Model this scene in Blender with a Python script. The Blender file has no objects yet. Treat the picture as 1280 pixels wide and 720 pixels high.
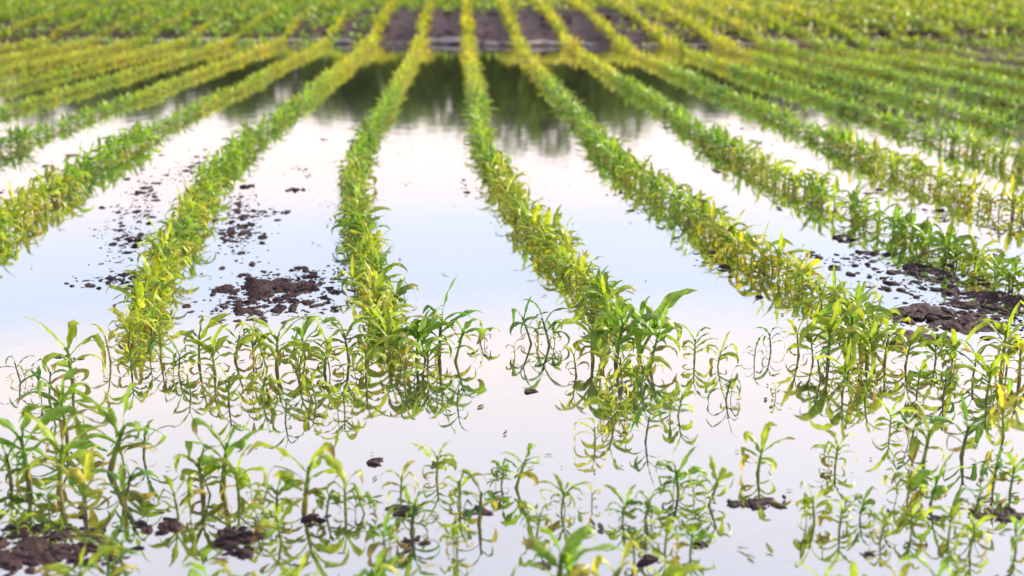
import bpy, math, random
import numpy as np
from mathutils import Vector, noise as mn
R = math.radians
sc = bpy.context.scene
C = sc.collection
rng = random.Random(11)
nr = np.random.RandomState(5)

# ------------------------------------------------------------------ camera
F = 1500.0; H = 1.082; TH = math.atan(391 / F)
cam = bpy.data.cameras.new('camera'); co = bpy.data.objects.new('camera', cam); C.objects.link(co)
co.location = (0, 0, H); co.rotation_euler = (math.pi / 2 - TH, 0, 0)
cam.sensor_width = 36; cam.lens = F / 1280 * 36; cam.clip_start = .05; cam.clip_end = 2000
cam.dof.use_dof = True; cam.dof.focus_distance = 3.5; cam.dof.aperture_fstop = 2.5
sc.camera = co
KZ = F * H / math.cos(TH)

def at(px, py, z0=0.0):
    """ground position of a place in the field (photo's 1280x720 frame), on the level z0"""
    a = (px - 640) / F; b = (360 - py) / F
    d = Vector((a, math.cos(TH) + b * math.sin(TH), -math.sin(TH) + b * math.cos(TH)))
    t = (z0 - H) / d.z
    return Vector((d.x * t, d.y * t, z0))

# ------------------------------------------------------------------ relief
def sm(a, b, x):
    t = np.clip((x - a) / (b - a), 0, 1); return t * t * (3 - 2 * t)

def lumps(X, Y):
    return (np.sin(X * 1.7 + Y * .6) * np.sin(Y * 1.1 - X * .4 + 1.3) * .5 + np.sin(X * 4.3 - Y * 1.9 + 2) * np.sin(Y * 3.7 + X * 1.1) * .3
            + np.sin(X * 9.1 + Y * 5.3) * np.sin(Y * 8.3 - X * 3.1 + .7) * .2)
BARS = [(.0, .0)]
def row_x(zc, i):
    y = KZ / zc - 31
    u = np.interp(y, [0, 100, 130, 170, 215, 260, 300, 345, 390, 430, 520], [.153, .153, .15, .143, .165, .235, .31, .38, .447, .49, .55])
    return -.0453 * zc + 1.118 * (u + .68 * i)
def zc_of(Y): return Y * math.cos(TH) + H * math.sin(TH)

MOUNDS = []
for (px, py, wx, wy, h) in ((352, 362, .25, .15, .05), (330, 385, .15, .1, .03), (1165, 395, .22, .15, .022), (1235, 372, .2, .14, .02), (1215, 410, .14, .08, .02),
                            (1140, 340, .15, .07, .025), (1250, 325, .2, .06, .02), (1150, 425, .16, .1, .02), (1240, 645, .09, .03, .006), (470, 440, .06, .05, .02)):
    p = at(px, py); MOUNDS.append((p.x, p.y, wx, wy, h))

def ground_z(X, Y):
    X = np.asarray(X, float); Y = np.asarray(Y, float)
    zb = -.07 + 0 * X
    rise = np.clip(Y - 19.3 + .5 * np.sin(X * .35 + .5) + lumps(X * .6, Y * .6) * .35 + lumps(X * 2.1, Y * 1.2) * .3, 0, None)
    z = zb + np.where(rise > 0, .075 * sm(0, .8, rise), 0) + .62 * (1 - np.exp(-np.clip(rise, 0, 60) / 5.5))
    side = sm(3.2, 6.0, X - .12 * (Y - 10)) * sm(9.5, 12.5, Y) * .085 + sm(4.0, 8.0, -X - .15 * (Y - 10)) * sm(12, 15, Y) * .072
    z = z + side + lumps(X, Y) * .012
    mo = 0 * X
    for (mx, my, wx, wy, h) in MOUNDS:
        q = ((X - mx) / (wx * 1.2)) ** 2 + ((Y - my) / (wy * 1.25)) ** 2
        mo = np.maximum(mo, (.066 + h * .2) * np.exp(-q ** 1.4 * .6))
    return z + mo

# ------------------------------------------------------------------ node helpers
def mat(name):
    m = bpy.data.materials.new(name); m.use_nodes = True
    nt = m.node_tree; nt.nodes.clear()
    return m, nt, nt.nodes, nt.links
def N(nt, t, **kw):
    n = nt.nodes.new(t)
    for k, v in kw.items(): setattr(n, k, v)
    return n
def ramp(nt, stops, interp='LINEAR'):
    n = nt.nodes.new('ShaderNodeValToRGB'); e = n.color_ramp.elements
    n.color_ramp.interpolation = interp
    while len(e) < len(stops): e.new(.5)
    for k, (p, c) in zip(e, stops): k.position = p; k.color = (*c, 1)
    return n

# mud
def mud_mat(name, dark=1.0):
    m, nt, ns, ln = mat(name)
    tc = N(nt, 'ShaderNodeNewGeometry')
    n1 = N(nt, 'ShaderNodeTexNoise'); n1.inputs['Scale'].default_value = 3; n1.inputs['Detail'].default_value = 8
    n2 = N(nt, 'ShaderNodeTexNoise'); n2.inputs['Scale'].default_value = 45; n2.inputs['Detail'].default_value = 6
    for n in (n1, n2): ln.new(tc.outputs['Position'], n.inputs['Vector'])
    r = ramp(nt, [(.3, (.045 * dark, .022 * dark, .024 * dark)), (.5, (.125 * dark, .055 * dark, .068 * dark)), (.7, (.25 * dark, .125 * dark, .135 * dark))])
    mx = N(nt, 'ShaderNodeMath', operation='MULTIPLY_ADD'); mx.inputs[1].default_value = .5
    ln.new(n2.outputs['Fac'], mx.inputs[0]); 
    hf = N(nt, 'ShaderNodeMath', operation='MULTIPLY'); hf.inputs[1].default_value = .5
    ln.new(n1.outputs['Fac'], hf.inputs[0]); ln.new(hf.outputs[0], mx.inputs[2]); ln.new(mx.outputs[0], r.inputs[0])
    b = N(nt, 'ShaderNodeBsdfPrincipled'); b.inputs['Roughness'].default_value = .75; b.inputs['Specular IOR Level'].default_value = .25
    ln.new(r.outputs[0], b.inputs['Base Color'])
    bp = N(nt, 'ShaderNodeBump'); bp.inputs['Strength'].default_value = .7; bp.inputs['Distance'].default_value = .02
    ln.new(n2.outputs['Fac'], bp.inputs['Height']); ln.new(bp.outputs[0], b.inputs['Normal'])
    o = N(nt, 'ShaderNodeOutputMaterial'); ln.new(b.outputs[0], o.inputs[0])
    return m
M_mud = mud_mat('mud', .3); M_clod = mud_mat('wet_clod', .24)

# flood water: mirror-like film over turbid water
def water_mat():
    m, nt, ns, ln = mat('flood_water')
    g = N(nt, 'ShaderNodeNewGeometry')
    mp = N(nt, 'ShaderNodeMapping'); mp.inputs['Scale'].default_value = (1, .55, 1)
    ln.new(g.outputs['Position'], mp.inputs['Vector'])
    n1 = N(nt, 'ShaderNodeTexNoise'); n1.inputs['Scale'].default_value = 7; n1.inputs['Detail'].default_value = 3
    n2 = N(nt, 'ShaderNodeTexNoise'); n2.inputs['Scale'].default_value = 30; n2.inputs['Detail'].default_value = 2
    for n in (n1, n2): ln.new(mp.outputs[0], n.inputs['Vector'])
    ad = N(nt, 'ShaderNodeMath', operation='MULTIPLY_ADD'); ad.inputs[1].default_value = .25
    ln.new(n2.outputs['Fac'], ad.inputs[0]); ln.new(n1.outputs['Fac'], ad.inputs[2])
    bp = N(nt, 'ShaderNodeBump'); bp.inputs['Strength'].default_value = .02; bp.inputs['Distance'].default_value = .03
    ln.new(ad.outputs[0], bp.inputs['Height'])
    gl = N(nt, 'ShaderNodeBsdfGlossy'); gl.inputs['Roughness'].default_value = .045; gl.inputs['Color'].default_value = (1, 1, 1, 1)
    ln.new(bp.outputs[0], gl.inputs['Normal'])
    df = N(nt, 'ShaderNodeBsdfDiffuse'); df.inputs['Color'].default_value = (.035, .036, .024, 1)
    fr = N(nt, 'ShaderNodeFresnel'); fr.inputs['IOR'].default_value = 1.33
    mr = N(nt, 'ShaderNodeMapRange'); mr.inputs['From Max'].default_value = .5; mr.inputs['To Min'].default_value = .56; mr.inputs['To Max'].default_value = .8
    ln.new(fr.outputs[0], mr.inputs['Value'])
    mx = N(nt, 'ShaderNodeMixShader'); ln.new(mr.outputs[0], mx.inputs[0]); ln.new(df.outputs[0], mx.inputs[1]); ln.new(gl.outputs[0], mx.inputs[2])
    o = N(nt, 'ShaderNodeOutputMaterial'); ln.new(mx.outputs[0], o.inputs[0])
    return m
M_water = water_mat()

# leaves: one material; colour comes from each leaf's own tissue (attribute) times the plant's tint
def leaf_mat(name='corn_leaf', trans=.45, rough=.42):
    m, nt, ns, ln = mat(name)
    at_ = N(nt, 'ShaderNodeAttribute', attribute_name='tissue')
    oi = N(nt, 'ShaderNodeObjectInfo')
    mu = N(nt, 'ShaderNodeMix', data_type='RGBA', blend_type='MULTIPLY'); mu.inputs[0].default_value = 1
    ln.new(at_.outputs['Color'], mu.inputs[6]); ln.new(oi.outputs['Color'], mu.inputs[7])
    g = N(nt, 'ShaderNodeNewGeometry')
    n = N(nt, 'ShaderNodeTexNoise'); n.inputs['Scale'].default_value = 60; n.inputs['Detail'].default_value = 4
    ln.new(g.outputs['Position'], n.inputs['Vector'])
    mr = N(nt, 'ShaderNodeMapRange'); mr.inputs['From Min'].default_value = .3; mr.inputs['From Max'].default_value = .7; mr.inputs['To Min'].default_value = .7; mr.inputs['To Max'].default_value = 1.3
    ln.new(n.outputs['Fac'], mr.inputs['Value'])
    mv = N(nt, 'ShaderNodeVectorMath', operation='SCALE'); ln.new(mu.outputs[2], mv.inputs[0]); ln.new(mr.outputs[0], mv.inputs['Scale'])
    p = N(nt, 'ShaderNodeBsdfPrincipled'); p.inputs['Roughness'].default_value = rough
    p.inputs['Specular IOR Level'].default_value = .4
    ln.new(mv.outputs[0], p.inputs['Base Color'])
    t = N(nt, 'ShaderNodeBsdfTranslucent')
    gm = N(nt, 'ShaderNodeVectorMath', operation='MULTIPLY'); gm.inputs[1].default_value = (1.5, 1.45, .55)
    ln.new(mv.outputs[0], gm.inputs[0]); ln.new(gm.outputs[0], t.inputs['Color'])
    mx = N(nt, 'ShaderNodeMixShader'); mx.inputs[0].default_value = trans
    ln.new(p.outputs[0], mx.inputs[1]); ln.new(t.outputs[0], mx.inputs[2])
    o = N(nt, 'ShaderNodeOutputMaterial'); ln.new(mx.outputs[0], o.inputs[0])
    return m
M_leaf = leaf_mat()

# ------------------------------------------------------------------ mesh helper
def mesh_from(name, V, Fq, col=None, smooth=True, m=None):
    me = bpy.data.meshes.new(name)
    V = np.asarray(V, np.float32); Fq = np.asarray(Fq, np.int32); k = Fq.shape[1]
    me.vertices.add(len(V)); me.vertices.foreach_set('co', V.ravel())
    me.loops.add(Fq.size); me.loops.foreach_set('vertex_index', Fq.ravel())
    me.polygons.add(len(Fq)); me.polygons.foreach_set('loop_start', np.arange(0, Fq.size, k, dtype=np.int32))
    me.polygons.foreach_set('loop_total', np.full(len(Fq), k, np.int32))
    me.polygons.foreach_set('use_smooth', np.full(len(Fq), smooth, bool))
    me.update(calc_edges=True)
    if col is not None:
        a = me.color_attributes.new('tissue', 'FLOAT_COLOR', 'POINT')
        c = np.ones((len(V), 4), np.float32); c[:, :3] = col; a.data.foreach_set('color', c.ravel())
    if m: me.materials.append(m)
    return me
def link(name, me, parent=None, **props):
    o = bpy.data.objects.new(name, me); C.objects.link(o)
    if parent: o.parent = parent
    for k, v in props.items(): o[k] = v
    return o

# ------------------------------------------------------------------ corn plant generator (numpy)
GREEN = np.array((.08, .21, .022)); DEEP = np.array((.035, .11, .022)); YG = np.array((.23, .32, .022)); YEL = np.array((.38, .36, .035)); BRN = np.array((.19, .10, .05)); PALE = np.array((.30, .34, .16))

def leaf_geo(r, base, az, L, W, a0, bend, segs=12, cross=4, c0=GREEN, c1=YG, twist=0., fold=.45, ruffle=.2, side=0., tipbrown=.0):
    """one blade: starts at base, leaves the stalk at a0 from the vertical, bends over by 'bend'"""
    p = np.array(base, float); ang = a0; V = []; col = []
    ph = r.random() * 6.28; azc = az; kk = int(segs * r.uniform(.3, .75)) if (segs > 6 and r.random() < .5) else -1; kb = r.uniform(.5, 1.5); ka = r.uniform(-.9, .9)
    torn = [r.uniform(.72, 1.08) for _ in range(segs + 1)] if segs > 6 else [1] * (segs + 1)
    for s in range(segs + 1):
        t = s / segs
        w = W * min(1, (.35 + 2.2 * t)) * (1 - max(0, (t - .45) / .55) ** 1.7) * .5 * torn[s] + .0004
        d = np.array((math.sin(ang) * math.cos(azc), math.sin(ang) * math.sin(azc), math.cos(ang)))
        sd = np.array((-math.sin(azc), math.cos(azc), 0.)); up = np.cross(d, sd)
        tw = twist * t
        s2 = sd * math.cos(tw) + up * math.sin(tw); u2 = -sd * math.sin(tw) + up * math.cos(tw)
        for c in range(cross + 1):
            q = c / cross * 2 - 1
            rf = ruffle * w * math.sin(ph + t * 19 + (2.1 if q > 0 else 0)) * abs(q)
            V.append(p + s2 * q * w * math.cos(fold * (1 - t * .5)) - u2 * (abs(q) * w * math.sin(fold * (1 - t * .5))) + u2 * rf)
            mid = 1 - abs(q)
            cc = c0 * (1 - t) + c1 * t + mid ** 3 * .05 * np.array((1, 1, .5))
            if tipbrown and t > 1 - tipbrown: cc = cc * .35 + BRN * .65
            if r.random() < .05: cc = cc * .6 + BRN * .3
            col.append(cc)
        p = p + d * L / segs
        ang += bend / segs * (.5 + 1.2 * t)
        azc += side / segs
        if s == kk: ang += kb; azc += ka
    k = cross + 1
    Fq = [(s * k + c, s * k + c + 1, (s + 1) * k + c + 1, (s + 1) * k + c) for s in range(segs) for c in range(cross)]
    return np.array(V), np.array(Fq), np.array(col)

def stalk_geo(r, h, lean, az, r0=.0045, sides=7, segs=6, c0=PALE, c1=YG):
    V = []; col = []
    for s in range(segs + 1):
        t = s / segs; off = lean * h * t ** 1.4; z = -.05 + (h + .05) * t
        rad = r0 * (1.25 - .65 * t) * (1 + .12 * math.sin(t * 20))
        for k in range(sides):
            a = k / sides * 2 * math.pi
            V.append((off * math.cos(az) + rad * math.cos(a), off * math.sin(az) + rad * math.sin(a), z)); 
            cc = c0 * (1 - t) + c1 * t
            if t < .5: cc = cc * .45 + BRN * .5
            col.append(cc)
    Fq = [(s * sides + k, s * sides + (k + 1) % sides, (s + 1) * sides + (k + 1) % sides, (s + 1) * sides + k) for s in range(segs) for k in range(sides)]
    return np.array(V), np.array(Fq), np.array(col)

def plant_geo(seed, h=.22, tint='y', n=6, lean=0., lean_az=0., face=None, low=False, droop=1.0, width=1.0, thick=1.0, bush=False):
    """returns [(part_name, V, F, col)...]; total height about h"""
    r = random.Random(seed)
    hs = h * (r.uniform(.34, .44) if bush else r.uniform(.42, .55))
    pal = {'y': (YG * .65 + GREEN * .35, YEL * .35 + YG * .65), 'g': (GREEN * .8 + YG * .2, GREEN * .45 + YG * .55), 'd': (DEEP, GREEN), 'o': (YG * .7 + BRN * .3, YEL)}[tint]
    parts = []
    sv = stalk_geo(r, hs, lean, lean_az, r0=.0055 * h / .22 * thick, sides=4 if low else 8, segs=3 if low else 7, c1=pal[0])
    parts.append(('stalk', *sv))
    az0 = face if face is not None else r.uniform(0, 6.28)
    for k in range(n):
        t = (k + .6) / n
        off = lean * hs * t ** 1.4
        base = (off * math.cos(lean_az), off * math.sin(lean_az), hs * ((.08 if bush else .25) + (.92 if bush else .75) * t))
        az = az0 + math.pi * k + (r.uniform(-1.2, 1.2) if bush else r.uniform(-.55, .55))
        L = h * (r.uniform(.5, .85) if bush else r.uniform(.42, .82)) * (.6 + .5 * math.sin(t * 2.6))
        a0 = R((72 if bush else 62) - 48 * t) + r.uniform(-.15, .15)
        bend = R(r.uniform(75, 175) if bush else r.uniform(80, 215)) * droop * (1.05 - .45 * t)
        if k == n - 1: a0 = R(r.uniform(3, 14)); bend = R(r.uniform(15, 60) if bush else r.uniform(20, 130)); L = h * (r.uniform(.58, .7) if bush else r.uniform(.5, .62))
        c0, c1 = pal
        m = r.uniform(.75, 1.2)
        old = (k < 2 and r.random() < .6)
        if old: c0 = c0 * .4 + (YEL if r.random() < .5 else BRN) * .6; c1 = BRN * .6 + YEL * .4
        W = h * (.105 if bush else .105) * r.uniform(.55, 1.45) * width * (.6 if k < 1 else 1)
        g = leaf_geo(r, base, az, L, W, a0, bend, segs=5 if low else 13, cross=2 if low else 4, c0=c0 * m, c1=c1 * m,
                     twist=r.uniform(-1.3, 1.3), fold=r.uniform(.25, .7), ruffle=0 if low else r.uniform(.1, .35), side=r.uniform(-.7, .7),
                     tipbrown=r.choice((0, 0, .12, .25)))
        parts.append(('leaf', *g))
    return parts

# ------------------------------------------------------------------ setting: ground, water
def grid_axis(lo, hi, fine_lo, fine_hi, step, grow=1.25):
    a = list(np.arange(fine_lo, fine_hi, step)); x = fine_hi; s = step
    while x < hi: a.append(x); s *= grow; x += s
    a.append(hi); x = fine_lo; s = step; b = []
    while x > lo: s *= grow; x -= s; b.append(max(x, lo))
    return np.array(sorted(set(b + a)))
gx = grid_axis(-500, 500, -2.6, 2.6, .028, 1.09); gy = grid_axis(-8, 700, 2.0, 6.2, .028, 1.06)
GX, GY = np.meshgrid(gx, gy)
GZ = ground_z(GX, GY)
# rough crumbly relief on the mounds
near = (np.abs(GX) < 3) & (GY < 7) & (GZ > -.05)
idx = np.argwhere(near)
for (a, b) in idx:
    v = Vector((GX[a, b] * 14, GY[a, b] * 14, 0)); v2 = v * 2.6
    GZ[a, b] += (mn.noise(v) * .026 + mn.noise(v2) * .030 + mn.noise(v2 * 2.3) * .018)
V = np.stack([GX.ravel(), GY.ravel(), GZ.ravel()], 1)
ny, nx = GX.shape; q = np.arange(ny * nx).reshape(ny, nx)
Fq = np.stack([q[:-1, :-1].ravel(), q[:-1, 1:].ravel(), q[1:, 1:].ravel(), q[1:, :-1].ravel()], 1)
link('ground', mesh_from('ground', V, Fq, m=M_mud), kind='structure')
def grid_sheet(name, x0, x1, y0, y1, z, m):
    return link(name, mesh_from(name, [(x0, y0, z), (x1, y0, z), (x1, y1, z), (x0, y1, z)], [(0, 1, 2, 3)], smooth=False, m=m), kind='structure')
grid_sheet('water', -120, 120, -7.5, 26, 0, M_water)

# pale silt line left by the water at the far shore
m, nt, ns, ln = mat('pale_silt')
b = N(nt, 'ShaderNodeBsdfPrincipled'); b.inputs['Base Color'].default_value = (.22, .18, .18, 1); b.inputs['Roughness'].default_value = .8
o_ = N(nt, 'ShaderNodeOutputMaterial'); ln.new(b.outputs[0], o_.inputs[0]); M_silt = m
SV = []; SF = []
xs = np.arange(-9, 10, .12)
for k, x in enumerate(xs):
    # find shore: first Y where the ground rises through the water
    ys = np.arange(16, 24, .04); zz = ground_z(np.full_like(ys, x), ys); j = np.argmax(zz > .004)
    y0 = ys[j]; w = .16 + .12 * math.sin(x * 2.3) * math.sin(x * .9)
    for s in range(4):
        yy = y0 + w * s / 3; SV.append((x, yy, float(ground_z(x, yy)) + .012))
    if k: 
        for s in range(3): SF.append(((k - 1) * 4 + s, k * 4 + s, k * 4 + s + 1, (k - 1) * 4 + s + 1))
link('silt_path', mesh_from('silt_path', SV, SF, m=M_silt), kind='structure')

# ------------------------------------------------------------------ clods
def clod_batch(name, items, label, m=M_clod):
    """items: (x, y, z, sx, sy, sz)"""
    import bmesh
    bm = bmesh.new(); bmesh.ops.create_icosphere(bm, subdivisions=2, radius=1)
    base = np.array([v.co[:] for v in bm.verts]); f = np.array([[v.index for v in p.verts] for p in bm.faces]); bm.free()
    VV = []; FF = []
    for n, (x, y, z, sx, sy, sz) in enumerate(items):
        o1 = nr.uniform(-50, 50, 3)
        dsp = np.array([1 + .55 * mn.noise(Vector(b * 1.3 + o1)) + .35 * mn.noise(Vector(b * 3.1 + o1)) for b in base])
        a = nr.uniform(0, 6.28); P = base * dsp[:, None] * (sx, sy, sz)
        P = np.stack([P[:, 0] * math.cos(a) - P[:, 1] * math.sin(a), P[:, 0] * math.sin(a) + P[:, 1] * math.cos(a), P[:, 2]], 1) + (x, y, z)
        VV.append(P); FF.append(f + n * len(base))
    return link(name, mesh_from(name, np.concatenate(VV), np.concatenate(FF), smooth=False, m=m), kind='stuff', label=label)
CL = [(175, 268, 26, 14, 14), (170, 300, 26, 14, 26), (180, 240, 20, 30, 50), (150, 300, 30, 40, 40), (300, 280, 34, 40, 60), (225, 222, 22, 16, 16), (290, 300, 26, 22, 30), (310, 252, 16, 20, 14), (148, 352, 42, 9, 26), (150, 345, 30, 6, 8), (310, 233, 8, 3, 3), (375, 237, 10, 3, 3), (300, 290, 30, 12, 26), (318, 268, 30, 6, 16), (352, 265, 14, 4, 8),
      (240, 212, 14, 10, 14), (263, 193, 16, 10, 10), (252, 202, 16, 10, 10), (150, 262, 12, 8, 5), (580, 234, 6, 12, 7), (583, 246, 3, 3, 2), (374, 212, 12, 5, 6), (385, 220, 5, 3, 3), (404, 175, 5, 2, 2), (348, 380, 80, 18, 50),
      (300, 385, 50, 14, 50), (345, 365, 90, 30, 110), (380, 345, 50, 10, 26), (1055, 300, 14, 5, 5), (1015, 320, 10, 5, 4), (1093, 317, 22, 4, 7), (1140, 336, 50, 8, 24), (1185, 352, 50, 10, 24), (1195, 385, 70, 26, 90), (1120, 350, 60, 20, 50), (1210, 320, 50, 10, 30), (1060, 325, 40, 10, 20), (1255, 400, 40, 20, 40), (1150, 400, 50, 16, 34), (1240, 350, 40, 10, 16),
      (975, 262, 8, 3, 2), (950, 180, 26, 6, 10), (935, 160, 20, 4, 8), (895, 215, 5, 3, 2), (880, 325, 18, 10, 5), (905, 340, 14, 8, 5), (945, 368, 12, 12, 5), (1090, 240, 20, 4, 5), (1160, 265, 14, 4, 5), (1180, 275, 14, 4, 5), (1250, 290, 30, 5, 9), (1230, 245, 16, 4, 4),
      (845, 300, 5, 3, 2), (770, 240, 16, 8, 6), (800, 262, 12, 6, 4), (60, 682, 80, 30, 90), (20, 700, 30, 14, 26), (290, 672, 24, 12, 22), (300, 690, 12, 8, 6), (213, 655, 9, 5, 4), (180, 660, 12, 8, 5), (135, 700, 20, 8, 8), (800, 680, 8, 4, 3), (812, 700, 8, 4, 3), (872, 680, 10, 5, 5),
      (675, 705, 8, 4, 3), (505, 640, 14, 8, 8), (510, 680, 14, 12, 6), (945, 630, 44, 6, 14), (1240, 645, 46, 6, 22), (1170, 648, 12, 4, 4), (90, 450, 16, 8, 5), (545, 582, 8, 4, 3), (470, 578, 10, 6, 4), (395, 650, 16, 8, 6), (590, 641, 16, 4, 5), (665, 490, 2, 2, 2), (1085, 694, 8, 3, 3),
      (20, 240, 22, 4, 8), (100, 195, 30, 6, 10), (60, 210, 20, 5, 6), (430, 280, 6, 30, 14), (425, 340, 8, 20, 10), (1025, 400, 20, 8, 5), (1110, 425, 30, 10, 10), (460, 415, 30, 20, 12)]
items = []
for (px, py, sx, sy, n) in CL:
    for k in range(int(n * 2.6)):
        a = nr.normal(0, .5, 2); p = at(px + a[0] * sx, py + a[1] * sy)
        s = (nr.pareto(1.8) * .0028 + .0028); s = min(s, .015)
        z = max(0, float(ground_z(p.x, p.y)))
        items.append((p.x, p.y, z - s * .05, s * nr.uniform(.9, 2.2), s * nr.uniform(.7, 1.2), s * nr.uniform(.3, .65)))
for (px, py, s) in ((310, 233, .022), (375, 237, .022), (1055, 300, .022), (1015, 319, .017), (213, 655, .014), (290, 668, .016), (303, 672, .012), (1093, 317, .025), (170, 300, .022), (1145, 337, .03)):
    p = at(px, py); [items.append((p.x + nr.normal(0, s), p.y + nr.normal(0, s), -.001, s * nr.uniform(.5, 1.1), s * nr.uniform(.4, .8), s * nr.uniform(.25, .6))) for _ in range(5)]
clod_batch('mud_clods', items, 'dark wet clods of soil poking out of the flood water')
# clods on the bare far soil
items = []
for k in range(2600):
    Y = nr.uniform(19.3, 31); X = nr.uniform(-9, 9) ; s = .015 + nr.pareto(2.5) * .02; s = min(s, .1)
    items.append((X, Y, float(ground_z(X, Y)), s, s, s * .6))
clod_batch('soil_clods', items, 'brown lumps of bare soil between the far ends of the rows', M_mud)

# ------------------------------------------------------------------ foreground plants of the two headland lines (individuals with parts)
def build_plant(parts, loc, rot, label, group, color=(1, 1, 1, 1), scale=1.0):
    root = bpy.data.objects.new('corn_seedling', None); C.objects.link(root)
    root.empty_display_size = .05
    root.location = loc; root.rotation_euler = (0, 0, rot); root.scale = (scale,) * 3
    root['label'] = label; root['category'] = 'corn plant'
    if group: root['group'] = group
    for (nm, V, Fq, col) in parts:
        o = link(nm, mesh_from(nm, V, Fq, col, m=M_leaf), root); o.color = color
    return root
def copy_plant(src, loc, rot, label, group, color, scale):
    r_ = src.copy(); C.objects.link(r_); r_.location = loc; r_.rotation_euler = (rng.uniform(-.18, .18), rng.uniform(-.18, .18), rot); r_.scale = (scale,) * 3
    r_['label'] = label; r_['group'] = group
    for ch in src.children:
        c = ch.copy(); C.objects.link(c); c.parent = r_; c.color = color
    return r_

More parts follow.
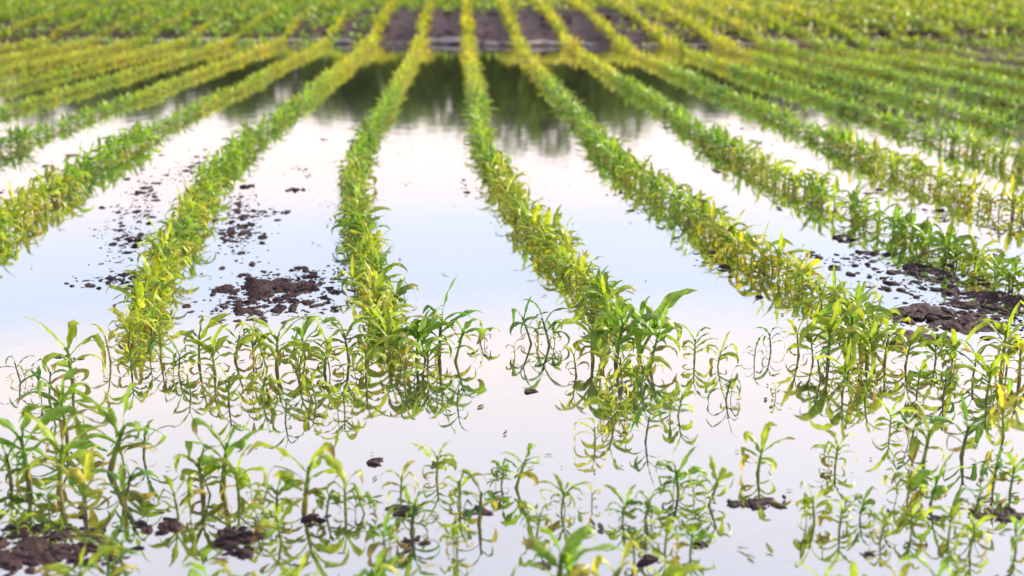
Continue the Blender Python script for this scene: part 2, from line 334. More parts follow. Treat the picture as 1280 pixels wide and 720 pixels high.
# x, y of the foot, y of the top (photo px), tint, leaves, lean (+ right), spread (0 side-on .. 1.57 end-on)
FG = [
 # farther line, just below the ends of the long rows
 (28, 478, 432, 'd', 4, -.3, .2, 'thin dark seedling at the left edge, farther line, with looped leaf tips'),
 (92, 478, 385, 'y', 5, -.1, .1, 'yellow-green seedling left of the long row end beside open water, farther line'),
 (60, 500, 440, 'd', 4, .2, .5, 'small drooping seedling in front of the leftmost tall one of the farther line'),
 (140, 452, 398, 'o', 4, -.2, .6, 'browned seedling touching the left side of the left long row end'),
 (200, 448, 392, 'o', 5, .1, .2, 'withered yellow seedling at the very end of the left long row'),
 (248, 455, 388, 'y', 6, .1, .2, 'leafy seedling right of the left long row end, farther line'),
 (292, 452, 385, 'y', 5, .3, .3, 'bright seedling leaning right below the left mud bank'),
 (318, 446, 392, 'd', 6, -.1, .9, 'dark green seedling at the near foot of the left mud bank'),
 (345, 462, 378, 'y', 7, .1, .2, 'bushy seedling standing in front of the right half of the left mud bank'),
 (383, 446, 392, 'g', 6, -.2, .7, 'short green seedling at the right foot of the left mud bank'),
 (404, 466, 398, 'y', 5, .2, .1, 'thin seedling with wide looping leaves right of the left mud bank'),
 (438, 452, 385, 'g', 6, -.2, .3, 'green seedling touching the left side of the second long row end'),
 (486, 450, 372, 'y', 7, .1, .1, 'bright tuft at the end of the second long row, beside black clods'),
 (520, 455, 372, 'g', 6, .1, .6, 'tangled green seedling just right of the second long row end'),
 (548, 448, 360, 'd', 7, .1, .1, 'tall deep green seedling with arching leaves left of the open water gap'),
 (566, 452, 385, 'g', 5, .4, .1, 'green seedling with a blade arching right over open water'),
 (598, 429, 395, 'y', 4, .4, .1, 'small low seedling at the left edge of the central water gap'),
 (645, 446, 420, 'o', 3, -.2, .2, 'tiny yellow sprout standing alone in the middle of the water gap'),
 (668, 430, 375, 'd', 5, -.5, .1, 'thin seedling leaning left at the right edge of the water gap'),
 (690, 432, 368, 'd', 6, -.4, .1, 'dark seedling with a long leaf arching left into the water gap'),
 (742, 452, 370, 'y', 6, -.1, .5, 'dense yellow seedling at the end of the middle long row'),
 (768, 455, 358, 'g', 7, .2, .4, 'thick green tuft at the right end of the middle long row'),
 (792, 448, 352, 'g', 6, .7, .1, 'tall green seedling with a broad leaf thrust up to the right'),
 (810, 460, 385, 'g', 6, .3, .2, 'drooping green seedling under the broad upturned leaf'),
 (778, 484, 420, 'y', 6, -.1, .3, 'bright yellow seedling in front of the middle row end'),
 (868, 452, 400, 'y', 6, .0, .0, 'compact seedling alone on water, right of the middle row end'),
 (895, 458, 415, 'y', 5, .3, .1, 'yellow-green seedling leaning right, next to the compact lone one'),
 (942, 452, 420, 'd', 3, .1, .0, 'bare dark shoot like a twig, left of the right long row end'),
 (965, 440, 398, 'd', 5, -.2, .2, 'dark seedling beside the left side of the right long row end'),
 (970, 497, 474, 'y', 3, -.1, .1, 'small curled seedling by itself in open water below the right long row'),
 (1000, 446, 385, 'o', 6, -.2, .3, 'yellow seedling with browned leaves at the left foot of the right long row'),
 (1035, 452, 368, 'y', 7, .0, .5, 'dense yellow-green tuft in the end of the right long row'),
 (1062, 440, 356, 'g', 7, .0, .2, 'tall fresh green tuft topping the end of the right long row'),
 (1082, 460, 385, 'y', 7, .1, .6, 'bright seedling in front of the fresh green tuft of the right long row'),
 (1105, 452, 382, 'y', 7, .1, .3, 'bright green tuft at the right side of the right long row end'),
 (1130, 458, 400, 'y', 6, .2, .1, 'upright yellow seedling left of the right mud bank foot'),
 (1170, 454, 400, 'g', 6, -.1, .3, 'green seedling rooted in the near edge of the right mud bank'),
 (1188, 462, 402, 'y', 6, .1, .9, 'leafy seedling in front of the dark hump of the right mud bank'),
 (1215, 474, 415, 'd', 5, .1, .1, 'thin dark looping seedling right of the mud bank foot'),
 (1252, 466, 372, 'y', 6, .0, .2, 'tall bright seedling right of the right mud bank'),
 (1275, 478, 400, 'o', 6, -.1, .4, 'yellow seedling cut by the right edge, farther line'),
 (1052, 492, 430, 'y', 6, .1, .3, 'yellow tangle of blades in the water directly below the right long row end'),
 (1028, 478, 430, 'd', 5, -.3, .1, 'dark hooked seedling to the left of the yellow tangle below the right long row'),
 (1078, 500, 448, 'y', 5, .3, .2, 'small yellow seedling to the right of the yellow tangle below the right long row'),
 (1145, 492, 440, 'y', 6, .1, .2, 'ragged bright seedling in the water below the right mud bank'),
 (1178, 498, 445, 'd', 6, .1, .7, 'dark ragged seedling in the water below the right mud bank'),
 (1232, 500, 430, 'y', 6, .1, .3, 'ragged yellow seedling right of the dark one below the right mud bank'),
 (165, 470, 420, 'y', 6, .0, .4, 'bushy yellow seedling directly in front of the left long row end'),
 (222, 468, 415, 'g', 6, .2, .3, 'green seedling in front and right of the left long row end'),
 (270, 470, 410, 'y', 6, -.1, .2, 'thick yellow-green seedling in front of the dark one below the left mud bank'),
 (372, 476, 420, 'y', 5, .2, .3, 'yellow seedling leaning right in front of the bushy one, left of centre'),
 (458, 474, 412, 'y', 6, .0, .4, 'dense yellow seedling in front of the second long row end'),
 (505, 478, 425, 'o', 5, .1, .2, 'browned seedling in front and right of the second long row end'),
 (535, 470, 405, 'g', 5, .0, .3, 'green seedling in front of the tall deep green one'),
 (722, 470, 418, 'o', 5, -.2, .3, 'browned seedling in front of the middle long row, at its left side'),
 (800, 486, 430, 'y', 6, .2, .2, 'yellow seedling in front of the middle long row, at its right side'),
 (765, 512, 455, 'o', 5, .0, .2, 'withered curled seedling in the water under the middle row end'),
 (285, 505, 452, 'y', 5, .1, .2, 'yellow seedling farthest forward below the left long row, in open water'),
 (355, 528, 482, 'd', 5, .2, .1, 'dark hooked seedling alone in the water strip left of centre'),
 (432, 515, 468, 'y', 5, -.1, .2, 'yellow seedling in the water strip between the dark hooked one and the centre gap'),
 (240, 492, 446, 'o', 5, -.2, .2, 'browned seedling in the water strip left of the farthest forward yellow one'),
 (570, 505, 462, 'd', 4, .2, .1, 'thin dark curl beside the small bright seedling near the centre gap'),
 (845, 520, 470, 'y', 5, .3, .1, 'yellow seedling leaning right in the water right of the middle row end'),
 (905, 500, 450, 'd', 4, .3, .1, 'thin dark seedling below the compact lone one'),
 (745, 556, 506, 'o', 5, -.1, .2, 'browned curling seedling lowest in the trail below the middle row'),
 # middle strip on the right
 (1112, 542, 492, 'y', 5, .0, .1, 'stiff yellow-green seedling, left one of the strip between the two lines at right'),
 (1135, 556, 500, 'd', 5, .3, .1, 'dark thin seedling with looping leaves between the two lines at right'),
 (1152, 578, 512, 'y', 5, .2, .2, 'seedling with a broad yellow leaf between the two lines at right'),
 (1200, 570, 500, 'd', 5, .2, .1, 'dark stemmed seedling with one hanging leaf between the two lines, near the right edge'),
 (1256, 548, 478, 'o', 6, -.2, .3, 'olive seedling between the two lines, nearest the right edge'),
 (805, 552, 496, 'd', 5, .2, .1, 'dark thin looping seedling halfway between the lines below the middle row'),
 (770, 535, 480, 'y', 5, -.3, .2, 'yellow seedling with curled leaves halfway between the lines below the middle row'),
 (545, 492, 452, 'y', 4, .1, .1, 'small bright seedling in the water below the tall deep green one'),
 (398, 505, 455, 'y', 4, -.3, .2, 'small yellow seedling in the water below the second long row'),
 (325, 500, 446, 'y', 5, .3, .2, 'drooping yellow seedling in the water below the left mud bank'),
 # nearer line
 (15, 640, 530, 'g', 6, -.1, .4, 'green seedling cut by the left edge, nearer line'),
 (38, 655, 510, 'g', 6, -.1, .2, 'tall green seedling over the reddish mud at lower left'),
 (72, 668, 520, 'y', 6, .2, .3, 'yellow-stemmed seedling rising from the reddish mud at lower left'),
 (85, 600, 452, 'g', 6, -.1, .2, 'tall seedling with a bright leaf high up, left of the one with the long blade'),
 (105, 690, 560, 'o', 6, .1, .6, 'olive seedling at the right edge of the reddish mud'),
 (132, 645, 490, 'g', 6, .5, .0, 'seedling sending a long blade up to the right, lower left'),
 (150, 664, 565, 'd', 5, .5, .0, 'seedling with a long thin leaf sagging right toward the water, lower left'),
 (178, 600, 520, 'd', 4, .2, .1, 'thin seedling in open water right of the long upward blade'),
 (255, 662, 540, 'y', 5, -.1, .5, 'yellow seedling on the left of the black clod at lower left'),
 (276, 668, 515, 'g', 6, .2, .2, 'tall seedling with a bright broad leaf standing at the black clod'),
 (300, 655, 560, 'y', 5, -.1, .5, 'short yellow seedling right behind the black clod'),
 (345, 672, 585, 'g', 5, .1, .3, 'small seedling with a hanging green leaf left of the tall yellow one'),
 (378, 690, 545, 'y', 6, .2, .1, 'tall yellow-green seedling with leaves arching right, left of centre'),
 (355, 705, 620, 'y', 5, -.3, .4, 'leafy low seedling in front of the tall yellow-green one left of centre'),
 (462, 642, 600, 'g', 4, -.7, .0, 'flattened seedling with a green leaf lying left on the water'),
 (500, 650, 575, 'o', 5, .1, .3, 'orange-tinged withered seedling near the bottom left of centre'),
 (512, 700, 600, 'd', 6, .2, .1, 'dark wilted seedling with looping leaves near the bottom centre'),
 (545, 625, 548, 'y', 6, .1, .1, 'upright bright seedling at left of the centre bottom'),
 (575, 632, 580, 'y', 4, .0, .1, 'small upright seedling just right of the upright bright one'),
 (598, 690, 585, 'd', 4, .1, .0, 'forked thin seedling with bare arms near the bottom centre'),
 (640, 642, 548, 'g', 6, .5, .0, 'seedling with a blade arching right in a half circle, bottom centre'),
 (625, 628, 570, 'g', 5, .2, .5, 'green seedling leaning behind the half-circle blade'),
 (740, 630, 600, 'o', 3, .0, .0, 'stubby brown-stemmed sprout between the tall stems at bottom centre'),
 (802, 650, 595, 'g', 5, .4, .0, 'seedling with a broad green leaf leaning right, behind the orange-stemmed one'),
 (850, 650, 560, 'g', 6, -.2, .1, 'tall green seedling at the left of the big arching leaf'),
 (880, 662, 572, 'y', 6, .6, .0, 'seedling with a big yellow leaf arching down to the right'),
 (830, 690, 640, 'y', 4, .1, .3, 'short yellow seedling under the big arching leaf'),
 (945, 592, 528, 'y', 5, .2, .0, 'lone seedling with mirror-ring leaves in open water right of centre'),
 (1043, 608, 535, 'y', 6, .1, .0, 'bright seedling with thin arching leaves, back one of the pair at right'),
 (1048, 690, 612, 'y', 6, .1, .1, 'bright bushy seedling, front one of the pair at right'),
 (1100, 660, 630, 'g', 5, .5, .0, 'green leaning seedling with a reddish stem base at right'),
 (1160, 660, 572, 'g', 6, .3, .0, 'tall pale-stemmed seedling with a long arching leaf at right'),
 (1185, 668, 620, 'y', 5, .1, .3, 'bright tuft just right of the tall pale stem'),
 (1215, 650, 600, 'd', 5, .2, .2, 'dark ragged seedling left of the black soil strip at right'),
 (1262, 640, 560, 'g', 6, .1, .0, 'green seedling with curved leaves above the black soil strip at the right edge'),
 # low plants between the nearer line and the bottom edge
 (22, 690, 630, 'y', 5, .1, .3, 'low yellow seedling in the lower left corner over the reddish mud'),
 (60, 660, 598, 'g', 6, .1, .2, 'low green seedling rooted in the middle of the reddish mud'),
 (150, 700, 650, 'g', 5, .2, .2, 'low green seedling between the reddish mud and the open water'),
 (225, 645, 590, 'y', 5, -.2, .2, 'yellow seedling just above the small round clod at lower left'),
 (322, 690, 625, 'y', 6, .1, .3, 'yellow seedling a little right of the large black clod, low'),
 (405, 668, 600, 'g', 5, .3, .1, 'green seedling leaning right over open water, low and left of centre'),
 (432, 640, 585, 'y', 5, .0, .2, 'pale yellow seedling left of the flattened one'),
 (482, 690, 640, 'g', 5, -.1, .4, 'low green seedling beside the dark wilted one near the bottom'),
 (570, 690, 645, 'y', 4, .1, .2, 'small yellow seedling left of the forked thin one'),
 (668, 668, 622, 'g', 4, .3, .0, 'small green seedling left of the tall thick pale stem at bottom centre'),
 (700, 640, 590, 'y', 5, .2, .1, 'yellow seedling behind the tall thick pale stem at bottom centre'),
 (775, 672, 612, 'g', 6, .3, .1, 'green seedling behind the orange-stemmed one at bottom centre'),
 (795, 700, 655, 'y', 5, -.2, .3, 'low yellow seedling right of the orange-stemmed one'),
 (862, 692, 640, 'g', 5, .1, .3, 'low green seedling on a dark clod right of the short yellow one'),
 (1020, 655, 600, 'y', 5, -.2, .1, 'yellow seedling leaning left beside the bright pair at right'),
 (1072, 668, 610, 'g', 6, .3, .1, 'green seedling leaning right beside the bright pair at right'),
 (1098, 700, 640, 'y', 5, .2, .2, 'low yellow seedling in front of the green leaning one at right'),
 (1140, 690, 625, 'y', 6, -.1, .2, 'yellow seedling left of the thick pale stem at right'),
 (1210, 690, 635, 'y', 5, .2, .2, 'low yellow seedling in front of the black soil strip at right'),
 (1240, 612, 560, 'd', 5, .1, .2, 'dark seedling directly behind the black soil strip at right'),
 (1272, 690, 640, 'g', 5, -.2, .2, 'low green seedling in the lower right corner'),
 (1132, 625, 575, 'y', 5, .2, .1, 'yellow seedling behind the tall pale-stemmed one at right'),
]
NEAR = [ # nearest line, rooted just below the picture: thick blurred stems
 (135, 745, 640, 'd', 4, .1, .5, 'blurred dark stem at the bottom edge under the reddish mud'),
 (100, 750, 655, 'y', 5, .1, .2, 'blurred yellow shoot at the bottom left corner area'),
 (262, 760, 655, 'g', 4, .0, .3, 'blurred green stem at the bottom edge below the black clod, left one'),
 (300, 765, 660, 'o', 4, -.2, .3, 'blurred brown slanting stem at the bottom edge below the black clod'),
 (370, 755, 672, 'y', 6, .1, .3, 'blurred bright tuft at the bottom edge left of centre'),
 (468, 760, 655, 'g', 4, .0, .2, 'blurred seedling with one green leaf at the bottom edge left of centre'),
 (505, 755, 660, 'o', 3, -.1, .2, 'blurred brown stem at the bottom edge left of centre'),
 (695, 758, 605, 'g', 5, .1, .1, 'tall seedling with a thick pale stem crossing the bottom edge at centre'),
 (752, 756, 636, 'o', 5, .5, .1, 'orange-stemmed seedling leaning right across the bottom edge'),
 (825, 756, 650, 'y', 4, .2, .2, 'thin stemmed seedling crossing the bottom edge right of centre'),
 (895, 770, 690, 'd', 4, .0, .2, 'pale blurred shoot at the bottom edge under the open water'),
 (1030, 765, 668, 'y', 6, -.1, .3, 'blurred bright clump at the bottom edge under the front one of the pair'),
 (1062, 768, 660, 'y', 6, .1, .3, 'blurred yellow-green clump at the bottom edge right of the pair'),
 (1125, 765, 668, 'o', 4, -.2, .2, 'brown curved stem at the bottom edge at right'),
 (1172, 770, 640, 'g', 5, -.1, .2, 'thick pale stem crossing the bottom edge at right'),
]
G_FAR = 'seedlings of the farther line at the row ends'; G_NEAR = 'seedlings of the nearer line'
sd = 100
def px_height(p, dy):     # a vertical extent of dy photo pixels at ground point p, in metres
    return dy * zc_of(p.y) / F / math.cos(TH * .9)
for lst, grp in ((FG, None), (NEAR, None)):
    for (px, py, top, tint, n, lean, face, label) in lst:
        sd += 1
        if py >= 600 and lst is FG and py - top > 55: py = top + .66 * (py - top)
        if abs(px - 85) < 2 and top == 452: py = 545
        p = at(px, py); h = px_height(p, py - top) * ((1.2 if lst is FG else .85) if py > 560 else 1.1)
        r_ = random.Random(sd)
        parts = plant_geo(sd, h=h, tint=tint, n=n + (2 if tint in 'yg' else 1), lean=abs(lean) * .9, lean_az=0 if lean >= 0 else math.pi, face=face + (0 if r_.random() < .5 else math.pi),
                          droop=1.15, width={'d': .8, 'y': 1.3, 'g': 1.4, 'o': .95}[tint] * (.12 / max(.12, h)) ** .15, thick=1.5 if lst is NEAR else (1.3 if py > 560 else 1.0))
        if n > 3 and r_.random() < .5:
            ox, oy = r_.choice((-1, 1)) * h * r_.uniform(.07, .2), r_.uniform(-.02, .02)
            for (nm, V, Fq, col) in plant_geo(sd + 5000, h=h * r_.uniform(.5, .85), tint=r_.choice((tint, 'y', 'g', tint)), n=n, lean=r_.uniform(.1, .5), lean_az=r_.uniform(0, 6.28), droop=1.2, width=1.05, thick=.7):
                parts.append((nm, V + (ox, oy, 0), Fq, col))
        build_plant(parts, (p.x, p.y, 0), 0, label, 'corn seedlings standing in the foreground flood water')
n_fg = len(FG) + len(NEAR)

# ------------------------------------------------------------------ plants of the long rows
ROWNAME = {-4: 'the long row cut by the lower left edge', -3: 'the long row along the left edge', -2: 'the long row ending left of the left mud bank',
           -1: 'the long row just left of centre', 0: 'the middle long row that bends right', 1: 'the first long row right of the middle one',
           2: 'the second long row right of the middle one', 3: 'the third long row right of the middle one', 4: 'the fourth long row right of the middle one'}
# where (zc) each long row starts at its near end
START = {-4: 3.6, -3: 3.75, -2: 3.62, -1: 3.62, 0: 3.75, 1: 3.72, 2: 3.8}
cands = []
for i in range(-36, 40):
    zc = START.get(i, 3.9); wob = rng.uniform(0, 6)
    while zc < 64:
        Y = (zc - H * math.sin(TH)) / math.cos(TH)
        x = float(row_x(zc, i))
        u = x / zc * F
        dens = .042 if zc < 8 else .05 if zc < 15 else (.08 if zc < 25 else .13)
        if abs(u) < 640 + 90: cands.append((zc, i, x + rng.gauss(0, .022) + .012 * math.sin(Y * 1.3 + wob), Y, rng.random()))
        zc += dens * rng.uniform(.6, 1.5)
cands.sort(key=lambda c: c[0])
def row_tint(zc, i, rnd):
    y = KZ / zc - 31
    # greener stretch in the mid field, yellower near and far
    s = math.sin(zc * 1.3 + i * 2.1) * .6 + math.sin(zc * 3.1 - i) * .4; rnd = .5 + (rnd - .5) * .75
    g = math.exp(-((y - 175 + 10 * i * (1 if i > 0 else .4)) / 64.0) ** 2)
    v = rnd + s * .3
    if g > .45 + .3 * (v - .5): return 'g' if v < .8 else 'd'
    if y > 230: return 'g' if v < .42 else 'y' if v < .86 else 'o'
    return 'g' if v < .1 else 'y' if v < .84 else 'o'
hi = {}; 
for t in 'ygdo':
    hi[t] = [plant_geo(900 + k * 7 + ord(t), h=.2, tint=t, n=11, lean=rng.uniform(0, .3), lean_az=rng.uniform(0, 6), droop=1.1, width=1.15, bush=True) for k in range(5)]
N_IND = 300 - n_fg
srcs = {}
k = 0; rest = []
for c in cands:
    zc, i, x, Y, rnd = c
    infr = abs(x / zc * F) < 648 and i in ROWNAME
    if k < N_IND and infr:
        t = row_tint(zc, i, rnd); v = rng.randrange(5)
        lab = 'corn seedling in ' + ROWNAME[i]; grp = 'corn seedlings of ' + ROWNAME[i]
        b = rng.uniform(.8, 1.25); colr = (b * rng.uniform(.9, 1.15), b, b * rng.uniform(.8, 1.1), 1); s = rng.uniform(.58, .92) * (1.0 if zc > 4.5 else .95)
        if (t, v) not in srcs:
            srcs[(t, v)] = build_plant(hi[t][v], (x, Y, 0), rng.uniform(0, 6.28), lab, grp, colr, s)
        else:
            copy_plant(srcs[(t, v)], (x, Y, 0), rng.uniform(0, 6.28), lab, grp, colr, s)
        k += 1
    else: rest.append(c)
print('individual row plants', k, 'rest', len(rest), 'last zc', cands[min(len(cands) - 1, k)][0])
# the remaining plants of the field: one mesh
lo = {}; md = {}
for t in 'ygdo':
    for dct, low in ((lo, True), (md, False)):
        L_ = []
        for q_ in range(8):
            pr = plant_geo(3000 + q_ * 13 + ord(t), h=.2, tint=t, n=8, lean=.15, lean_az=q_, droop=1.1, width=1.3, low=low, bush=True)
            V0 = []; F0 = []; C0 = []; n0 = 0
            for (_, V, Fq, col) in pr: V0.append(V); F0.append(Fq + n0); C0.append(col); n0 += len(V)
            L_.append((np.concatenate(V0), np.concatenate(F0), np.concatenate(C0)))
        dct[t] = L_
VV = []; FF = []; CC = []; n0 = 0
xs_ = np.array([c[2] for c in rest]); ys_ = np.array([c[3] for c in rest]); gz_ = np.maximum(ground_z(xs_, ys_), -.0)
for (zc, i, x, Y, rnd), gz in zip(rest, gz_):
    t = row_tint(zc, i, rnd)
    V, Fq, col = (md if zc < 7.5 else lo)[t][rng.randrange(8)]
    s = rng.uniform(.62, .98) * (1.0 if zc < 17 else 1.4); zs = 1 if zc < 8 else (.74 if zc < 17 else .9)
    if i < -2 and zc > 8: s *= .86; zs = .68
    if rng.random() < .06: continue
    a = rng.uniform(0, 6.28); ca, sa = math.cos(a) * s, math.sin(a) * s
    P = np.stack([V[:, 0] * ca - V[:, 1] * sa + x, V[:, 0] * sa + V[:, 1] * ca + Y, V[:, 2] * s * zs + gz], 1)
    b = rng.uniform(.8, 1.25)
    VV.append(P); FF.append(Fq + n0); CC.append(col * b * (np.array((1.22, 1.04, .8)) if zc > 12.5 + rng.random() * 2 else 1)); n0 += len(V)
me = mesh_from('corn_rows', np.concatenate(VV), np.concatenate(FF), np.concatenate(CC), m=M_leaf)
link('corn_rows', me, kind='stuff', label='countless young corn plants in long rows running to the far end of the flooded field')

# low weeds filling the field's far sides
wd = {}
for t in 'ygdo':
    wd[t] = []
    for q_ in range(8):
        V0 = []; F0 = []; C0 = []; n0 = 0
        for (nm_, V, Fq, col) in plant_geo(7000 + q_ * 13 + ord(t), h=.2, tint=t, n=5, lean=.2, lean_az=q_, width=2.0, low=True, bush=True)[1:]: V0.append(V); F0.append(Fq + n0); C0.append(col); n0 += len(V)
        wd[t].append((np.concatenate(V0), np.concatenate(F0), np.concatenate(C0)))
VV = []; FF = []; CC = []; n0 = 0
for k in range(32000):
    Y = 17 + 28 * nr.uniform() ** 1.4; X = nr.uniform(-.5, .5) * 1.05 * Y
    side = abs(X + .3) / Y
    pr = np.clip((side - .085) / .10, 0, 1) * np.clip((Y - 18.5) / 5, 0, 1) + np.clip((Y - 23.5) / 5, 0, 1)
    if nr.uniform() > pr: continue
    V, Fq, col = wd['g' if X < 0 or nr.uniform() < .15 else ('y' if nr.uniform() < .6 else 'o')][rng.randrange(8)]
    s = nr.uniform(.35, .8) * (1 + Y / 60); a = nr.uniform(0, 6.28); ca, sa = math.cos(a) * s * 1.5, math.sin(a) * s * 1.5
    z = max(0, float(ground_z(X, Y)))
    VV.append(np.stack([V[:, 0] * ca - V[:, 1] * sa + X, V[:, 0] * sa + V[:, 1] * ca + Y, V[:, 2] * s * .8 + z - .01], 1)); FF.append(Fq + n0); CC.append(col * nr.uniform(.8, 1.2)); n0 += len(V)
link('field_weeds', mesh_from('field_weeds', np.concatenate(VV), np.concatenate(FF), np.concatenate(CC), m=M_leaf), kind='stuff', label='low green weeds between the far rows at the sides of the field')

# ------------------------------------------------------------------ floating bits
VV = []; FF = []; CC = []; n0 = 0
for k in range(800):
    if k < 690:
        i = rng.choice((-3, -2, -1, -1, 0, 0, 1, 1, 1, 2, 2)); zc = rng.uniform(3.7, 8); x = float(row_x(zc, i)) + rng.gauss(0, .13); Y = (zc - H * math.sin(TH)) / math.cos(TH)
    else: p = at(rng.uniform(0, 1280), rng.uniform(420, 715)); x, Y = p.x, p.y
    L = rng.uniform(.006, .032); W = L * rng.uniform(.15, .4)
    V, Fq, col = leaf_geo(rng, (0, 0, 0), rng.uniform(0, 6.28), L, W, R(rng.uniform(75, 92)), R(rng.uniform(-20, 35)), segs=4, cross=2, c0=rng.choice((BRN * .5, BRN * .6, GREEN * .6, YG * .6)), c1=rng.choice((BRN * .5, GREEN)), fold=.3)
    V[:, 2] = np.maximum(V[:, 2], -.002) + .004
    VV.append(V + (x, Y, 0)); FF.append(Fq + n0); CC.append(col); n0 += len(V)
link('floating_debris', mesh_from('floating_debris', np.concatenate(VV), np.concatenate(FF), np.concatenate(CC), m=M_leaf), kind='stuff', label='scraps of torn leaf floating on the flood water')

# ------------------------------------------------------------------ far wood beyond the field (seen mirrored in the water)
TR = []
for px, ty in ((-330, 150), (-250, 156), (-170, 152), (-90, 160), (-10, 152), (60, 160), (125, 152), (190, 157), (250, 150), (305, 156), (360, 147), (410, 156), (455, 160), (505, 167), (555, 165), (600, 158), (645, 192), (690, 198), (735, 172), (785, 178), (835, 156), (885, 150), (935, 156),
               (990, 160), (1045, 168), (1100, 172), (1160, 180), (1220, 184), (1280, 190), (1350, 184), (1430, 190), (1510, 180), (1600, 184)):
    TR.append((px, ty))
VV = []; FF = []; n0 = 0; WV = []; WF = []; w0 = 0
for (px, ty) in TR:
    D = 82 + rng.uniform(-5, 6); X = (px - 640) / F * D * 1.02
    dep = TH - math.atan((360 - ty) / F); ht = math.tan(dep) * D - H
    g0 = float(ground_z(X, D)); hh = ht - g0; rad = rng.uniform(2.3, 3.0)
    nC = 3600
    # several lobes
    lobes = [(rng.gauss(0, rad * .5), rng.gauss(0, rad * .5), g0 + hh * rng.uniform(.25, .8), rad * rng.uniform(.45, .75)) for _ in range(12)] + [(0, 0, g0 + hh - rad * .55, rad * .6)]
    for q_ in range(nC):
        lx, ly, lz, lr = rng.choice(lobes)
        v = nr.normal(0, 1, 3); v /= np.linalg.norm(v); c = np.array((X + lx, D + ly, lz)) + v * lr * nr.uniform(.55, 1.05) * (1, 1, .9)
        if c[2] > g0 + hh: c[2] = g0 + hh - nr.uniform(0, .5)
        s = nr.uniform(.16, .34); a = nr.normal(0, 1, 3); a /= np.linalg.norm(a); b_ = np.cross(a, nr.normal(0, 1, 3)); b_ /= np.linalg.norm(b_)
        VV.append(np.array([c - a * s, c + b_ * s * .6, c + a * s, c - b_ * s * .6])); FF.append([n0, n0 + 1, n0 + 2, n0 + 3]); n0 += 4
    for s in range(8):
        t = s / 7; rr = .28 * (1 - .8 * t)
        for q_ in range(8): WV.append((X + rr * math.cos(q_ * math.pi / 4), D + rr * math.sin(q_ * math.pi / 4), g0 - .2 + hh * .85 * t))
        if s:
            for q_ in range(8): WF.append((w0 + (s - 1) * 8 + q_, w0 + (s - 1) * 8 + (q_ + 1) % 8, w0 + s * 8 + (q_ + 1) % 8, w0 + s * 8 + q_))
    w0 += 64
# undergrowth below the crowns
for q_ in range(16000):
    X = nr.uniform(-62, 62); D = nr.uniform(76, 90); z = float(nr.uniform(0, 1) ** 1.3) * 4.2
    c = np.array((X, D, .6 + z)); s = nr.uniform(.2, .4); a = nr.normal(0, 1, 3); a /= np.linalg.norm(a); b_ = np.cross(a, nr.normal(0, 1, 3)); b_ /= np.linalg.norm(b_)
    VV.append(np.array([c - a * s, c + b_ * s * .6, c + a * s, c - b_ * s * .6])); FF.append([n0, n0 + 1, n0 + 2, n0 + 3]); n0 += 4
m, nt, ns, ln = mat('tree_foliage')
g = N(nt, 'ShaderNodeNewGeometry'); n_ = N(nt, 'ShaderNodeTexNoise'); n_.inputs['Scale'].default_value = .35
ln.new(g.outputs['Position'], n_.inputs['Vector']); rp = ramp(nt, [(.35, (.07, .14, .025)), (.65, (.19, .27, .04))]); ln.new(n_.outputs['Fac'], rp.inputs[0])
d_ = N(nt, 'ShaderNodeBsdfDiffuse'); t_ = N(nt, 'ShaderNodeBsdfTranslucent'); x_ = N(nt, 'ShaderNodeMixShader'); x_.inputs[0].default_value = .3
ln.new(rp.outputs[0], d_.inputs[0]); ln.new(rp.outputs[0], t_.inputs[0]); ln.new(d_.outputs[0], x_.inputs[1]); ln.new(t_.outputs[0], x_.inputs[2])
o_ = N(nt, 'ShaderNodeOutputMaterial'); ln.new(x_.outputs[0], o_.inputs[0]); M_tree = m
m, nt, ns, ln = mat('bark'); d_ = N(nt, 'ShaderNodeBsdfDiffuse'); d_.inputs[0].default_value = (.09, .065, .045, 1); o_ = N(nt, 'ShaderNodeOutputMaterial'); ln.new(d_.outputs[0], o_.inputs[0]); M_bark = m
me = mesh_from('far_wood', np.concatenate(VV + [np.array(WV)]), np.array(FF + [tuple(v + n0 for v in f) for f in WF]), smooth=False, m=M_tree)
me.materials.append(M_bark)
mi = np.zeros(len(me.polygons), np.int32); mi[len(FF):] = 1; me.polygons.foreach_set('material_index', mi)
link('far_wood', me, kind='stuff', label='dark green wood beyond the field, mirrored in the flood water')

# ------------------------------------------------------------------ light
EL = R(24); AZ = R(62)          # sun ahead and to the right
w = bpy.data.worlds.new('World'); sc.world = w; w.use_nodes = True; nt = w.node_tree; nt.nodes.clear(); ln = nt.links
sky = N(nt, 'ShaderNodeTexSky', sky_type='NISHITA'); sky.sun_disc = False; sky.sun_elevation = EL; sky.sun_rotation = AZ
sky.air_density = 1.0; sky.dust_density = 1.5
tc = N(nt, 'ShaderNodeTexCoord'); sp = N(nt, 'ShaderNodeSeparateXYZ'); ln.new(tc.outputs['Generated'], sp.inputs[0])
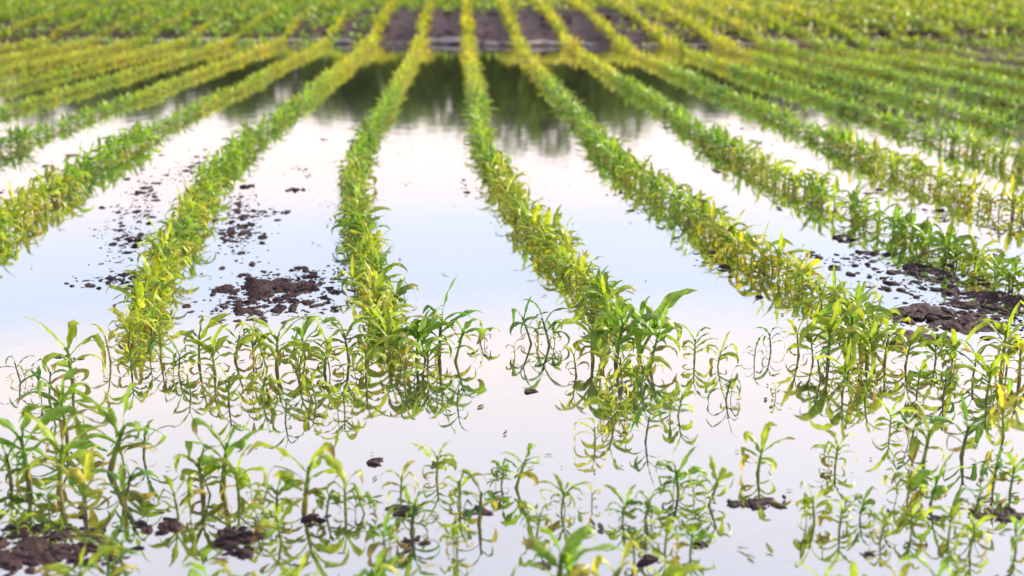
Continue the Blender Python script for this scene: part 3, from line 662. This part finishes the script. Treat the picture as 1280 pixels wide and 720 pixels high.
# thin evening cloud veil in soft bands
mp = N(nt, 'ShaderNodeMapping'); mp.inputs['Scale'].default_value = (1.2, 1.2, 9); ln.new(tc.outputs['Generated'], mp.inputs[0])
nz = N(nt, 'ShaderNodeTexNoise'); nz.inputs['Scale'].default_value = 1.6; nz.inputs['Detail'].default_value = 4; ln.new(mp.outputs[0], nz.inputs['Vector'])
ad = N(nt, 'ShaderNodeMath', operation='MULTIPLY_ADD'); ad.inputs[1].default_value = .06
ln.new(nz.outputs['Fac'], ad.inputs[0]); ln.new(sp.outputs['Z'], ad.inputs[2])
K = 5.4
rp = ramp(nt, [(0, (.86, .80, .80)), (.155, (1.0, .84, .80)), (.20, (1.0, .84, .83)), (.235, (.76, .80, .96)), (.28, (.72, .79, .97)), (.34, (1.08, .95, .92)), (.41, (.92, .87, .93)), (.6, (.62, .68, .84)), (1, (.55, .62, .80))])
ln.new(ad.outputs[0], rp.inputs[0])
sc_ = N(nt, 'ShaderNodeVectorMath', operation='SCALE'); sc_.inputs['Scale'].default_value = K; ln.new(rp.outputs[0], sc_.inputs[0])
mx = N(nt, 'ShaderNodeMix', data_type='RGBA'); mx.inputs[0].default_value = .88
ln.new(sky.outputs[0], mx.inputs[6]); ln.new(sc_.outputs[0], mx.inputs[7])
bg = N(nt, 'ShaderNodeBackground'); bg.inputs['Strength'].default_value = .15; ln.new(mx.outputs[2], bg.inputs['Color'])
wo = N(nt, 'ShaderNodeOutputWorld'); ln.new(bg.outputs[0], wo.inputs[0])
L = bpy.data.lights.new('sun', 'SUN'); L.energy = 5.0; L.angle = R(.6); L.color = (1, .87, .66)
so = bpy.data.objects.new('sun', L); C.objects.link(so)
dv = Vector((math.sin(AZ) * math.cos(EL), math.cos(AZ) * math.cos(EL), math.sin(EL)))
so.rotation_euler = dv.to_track_quat('Z', 'Y').to_euler()
vs = sc.view_settings; vs.view_transform = 'Standard'; vs.look = 'None'; vs.exposure = .95; vs.gamma = 1
sc.cycles.max_bounces = 6; sc.cycles.transparent_max_bounces = 4; sc.cycles.use_denoising = True
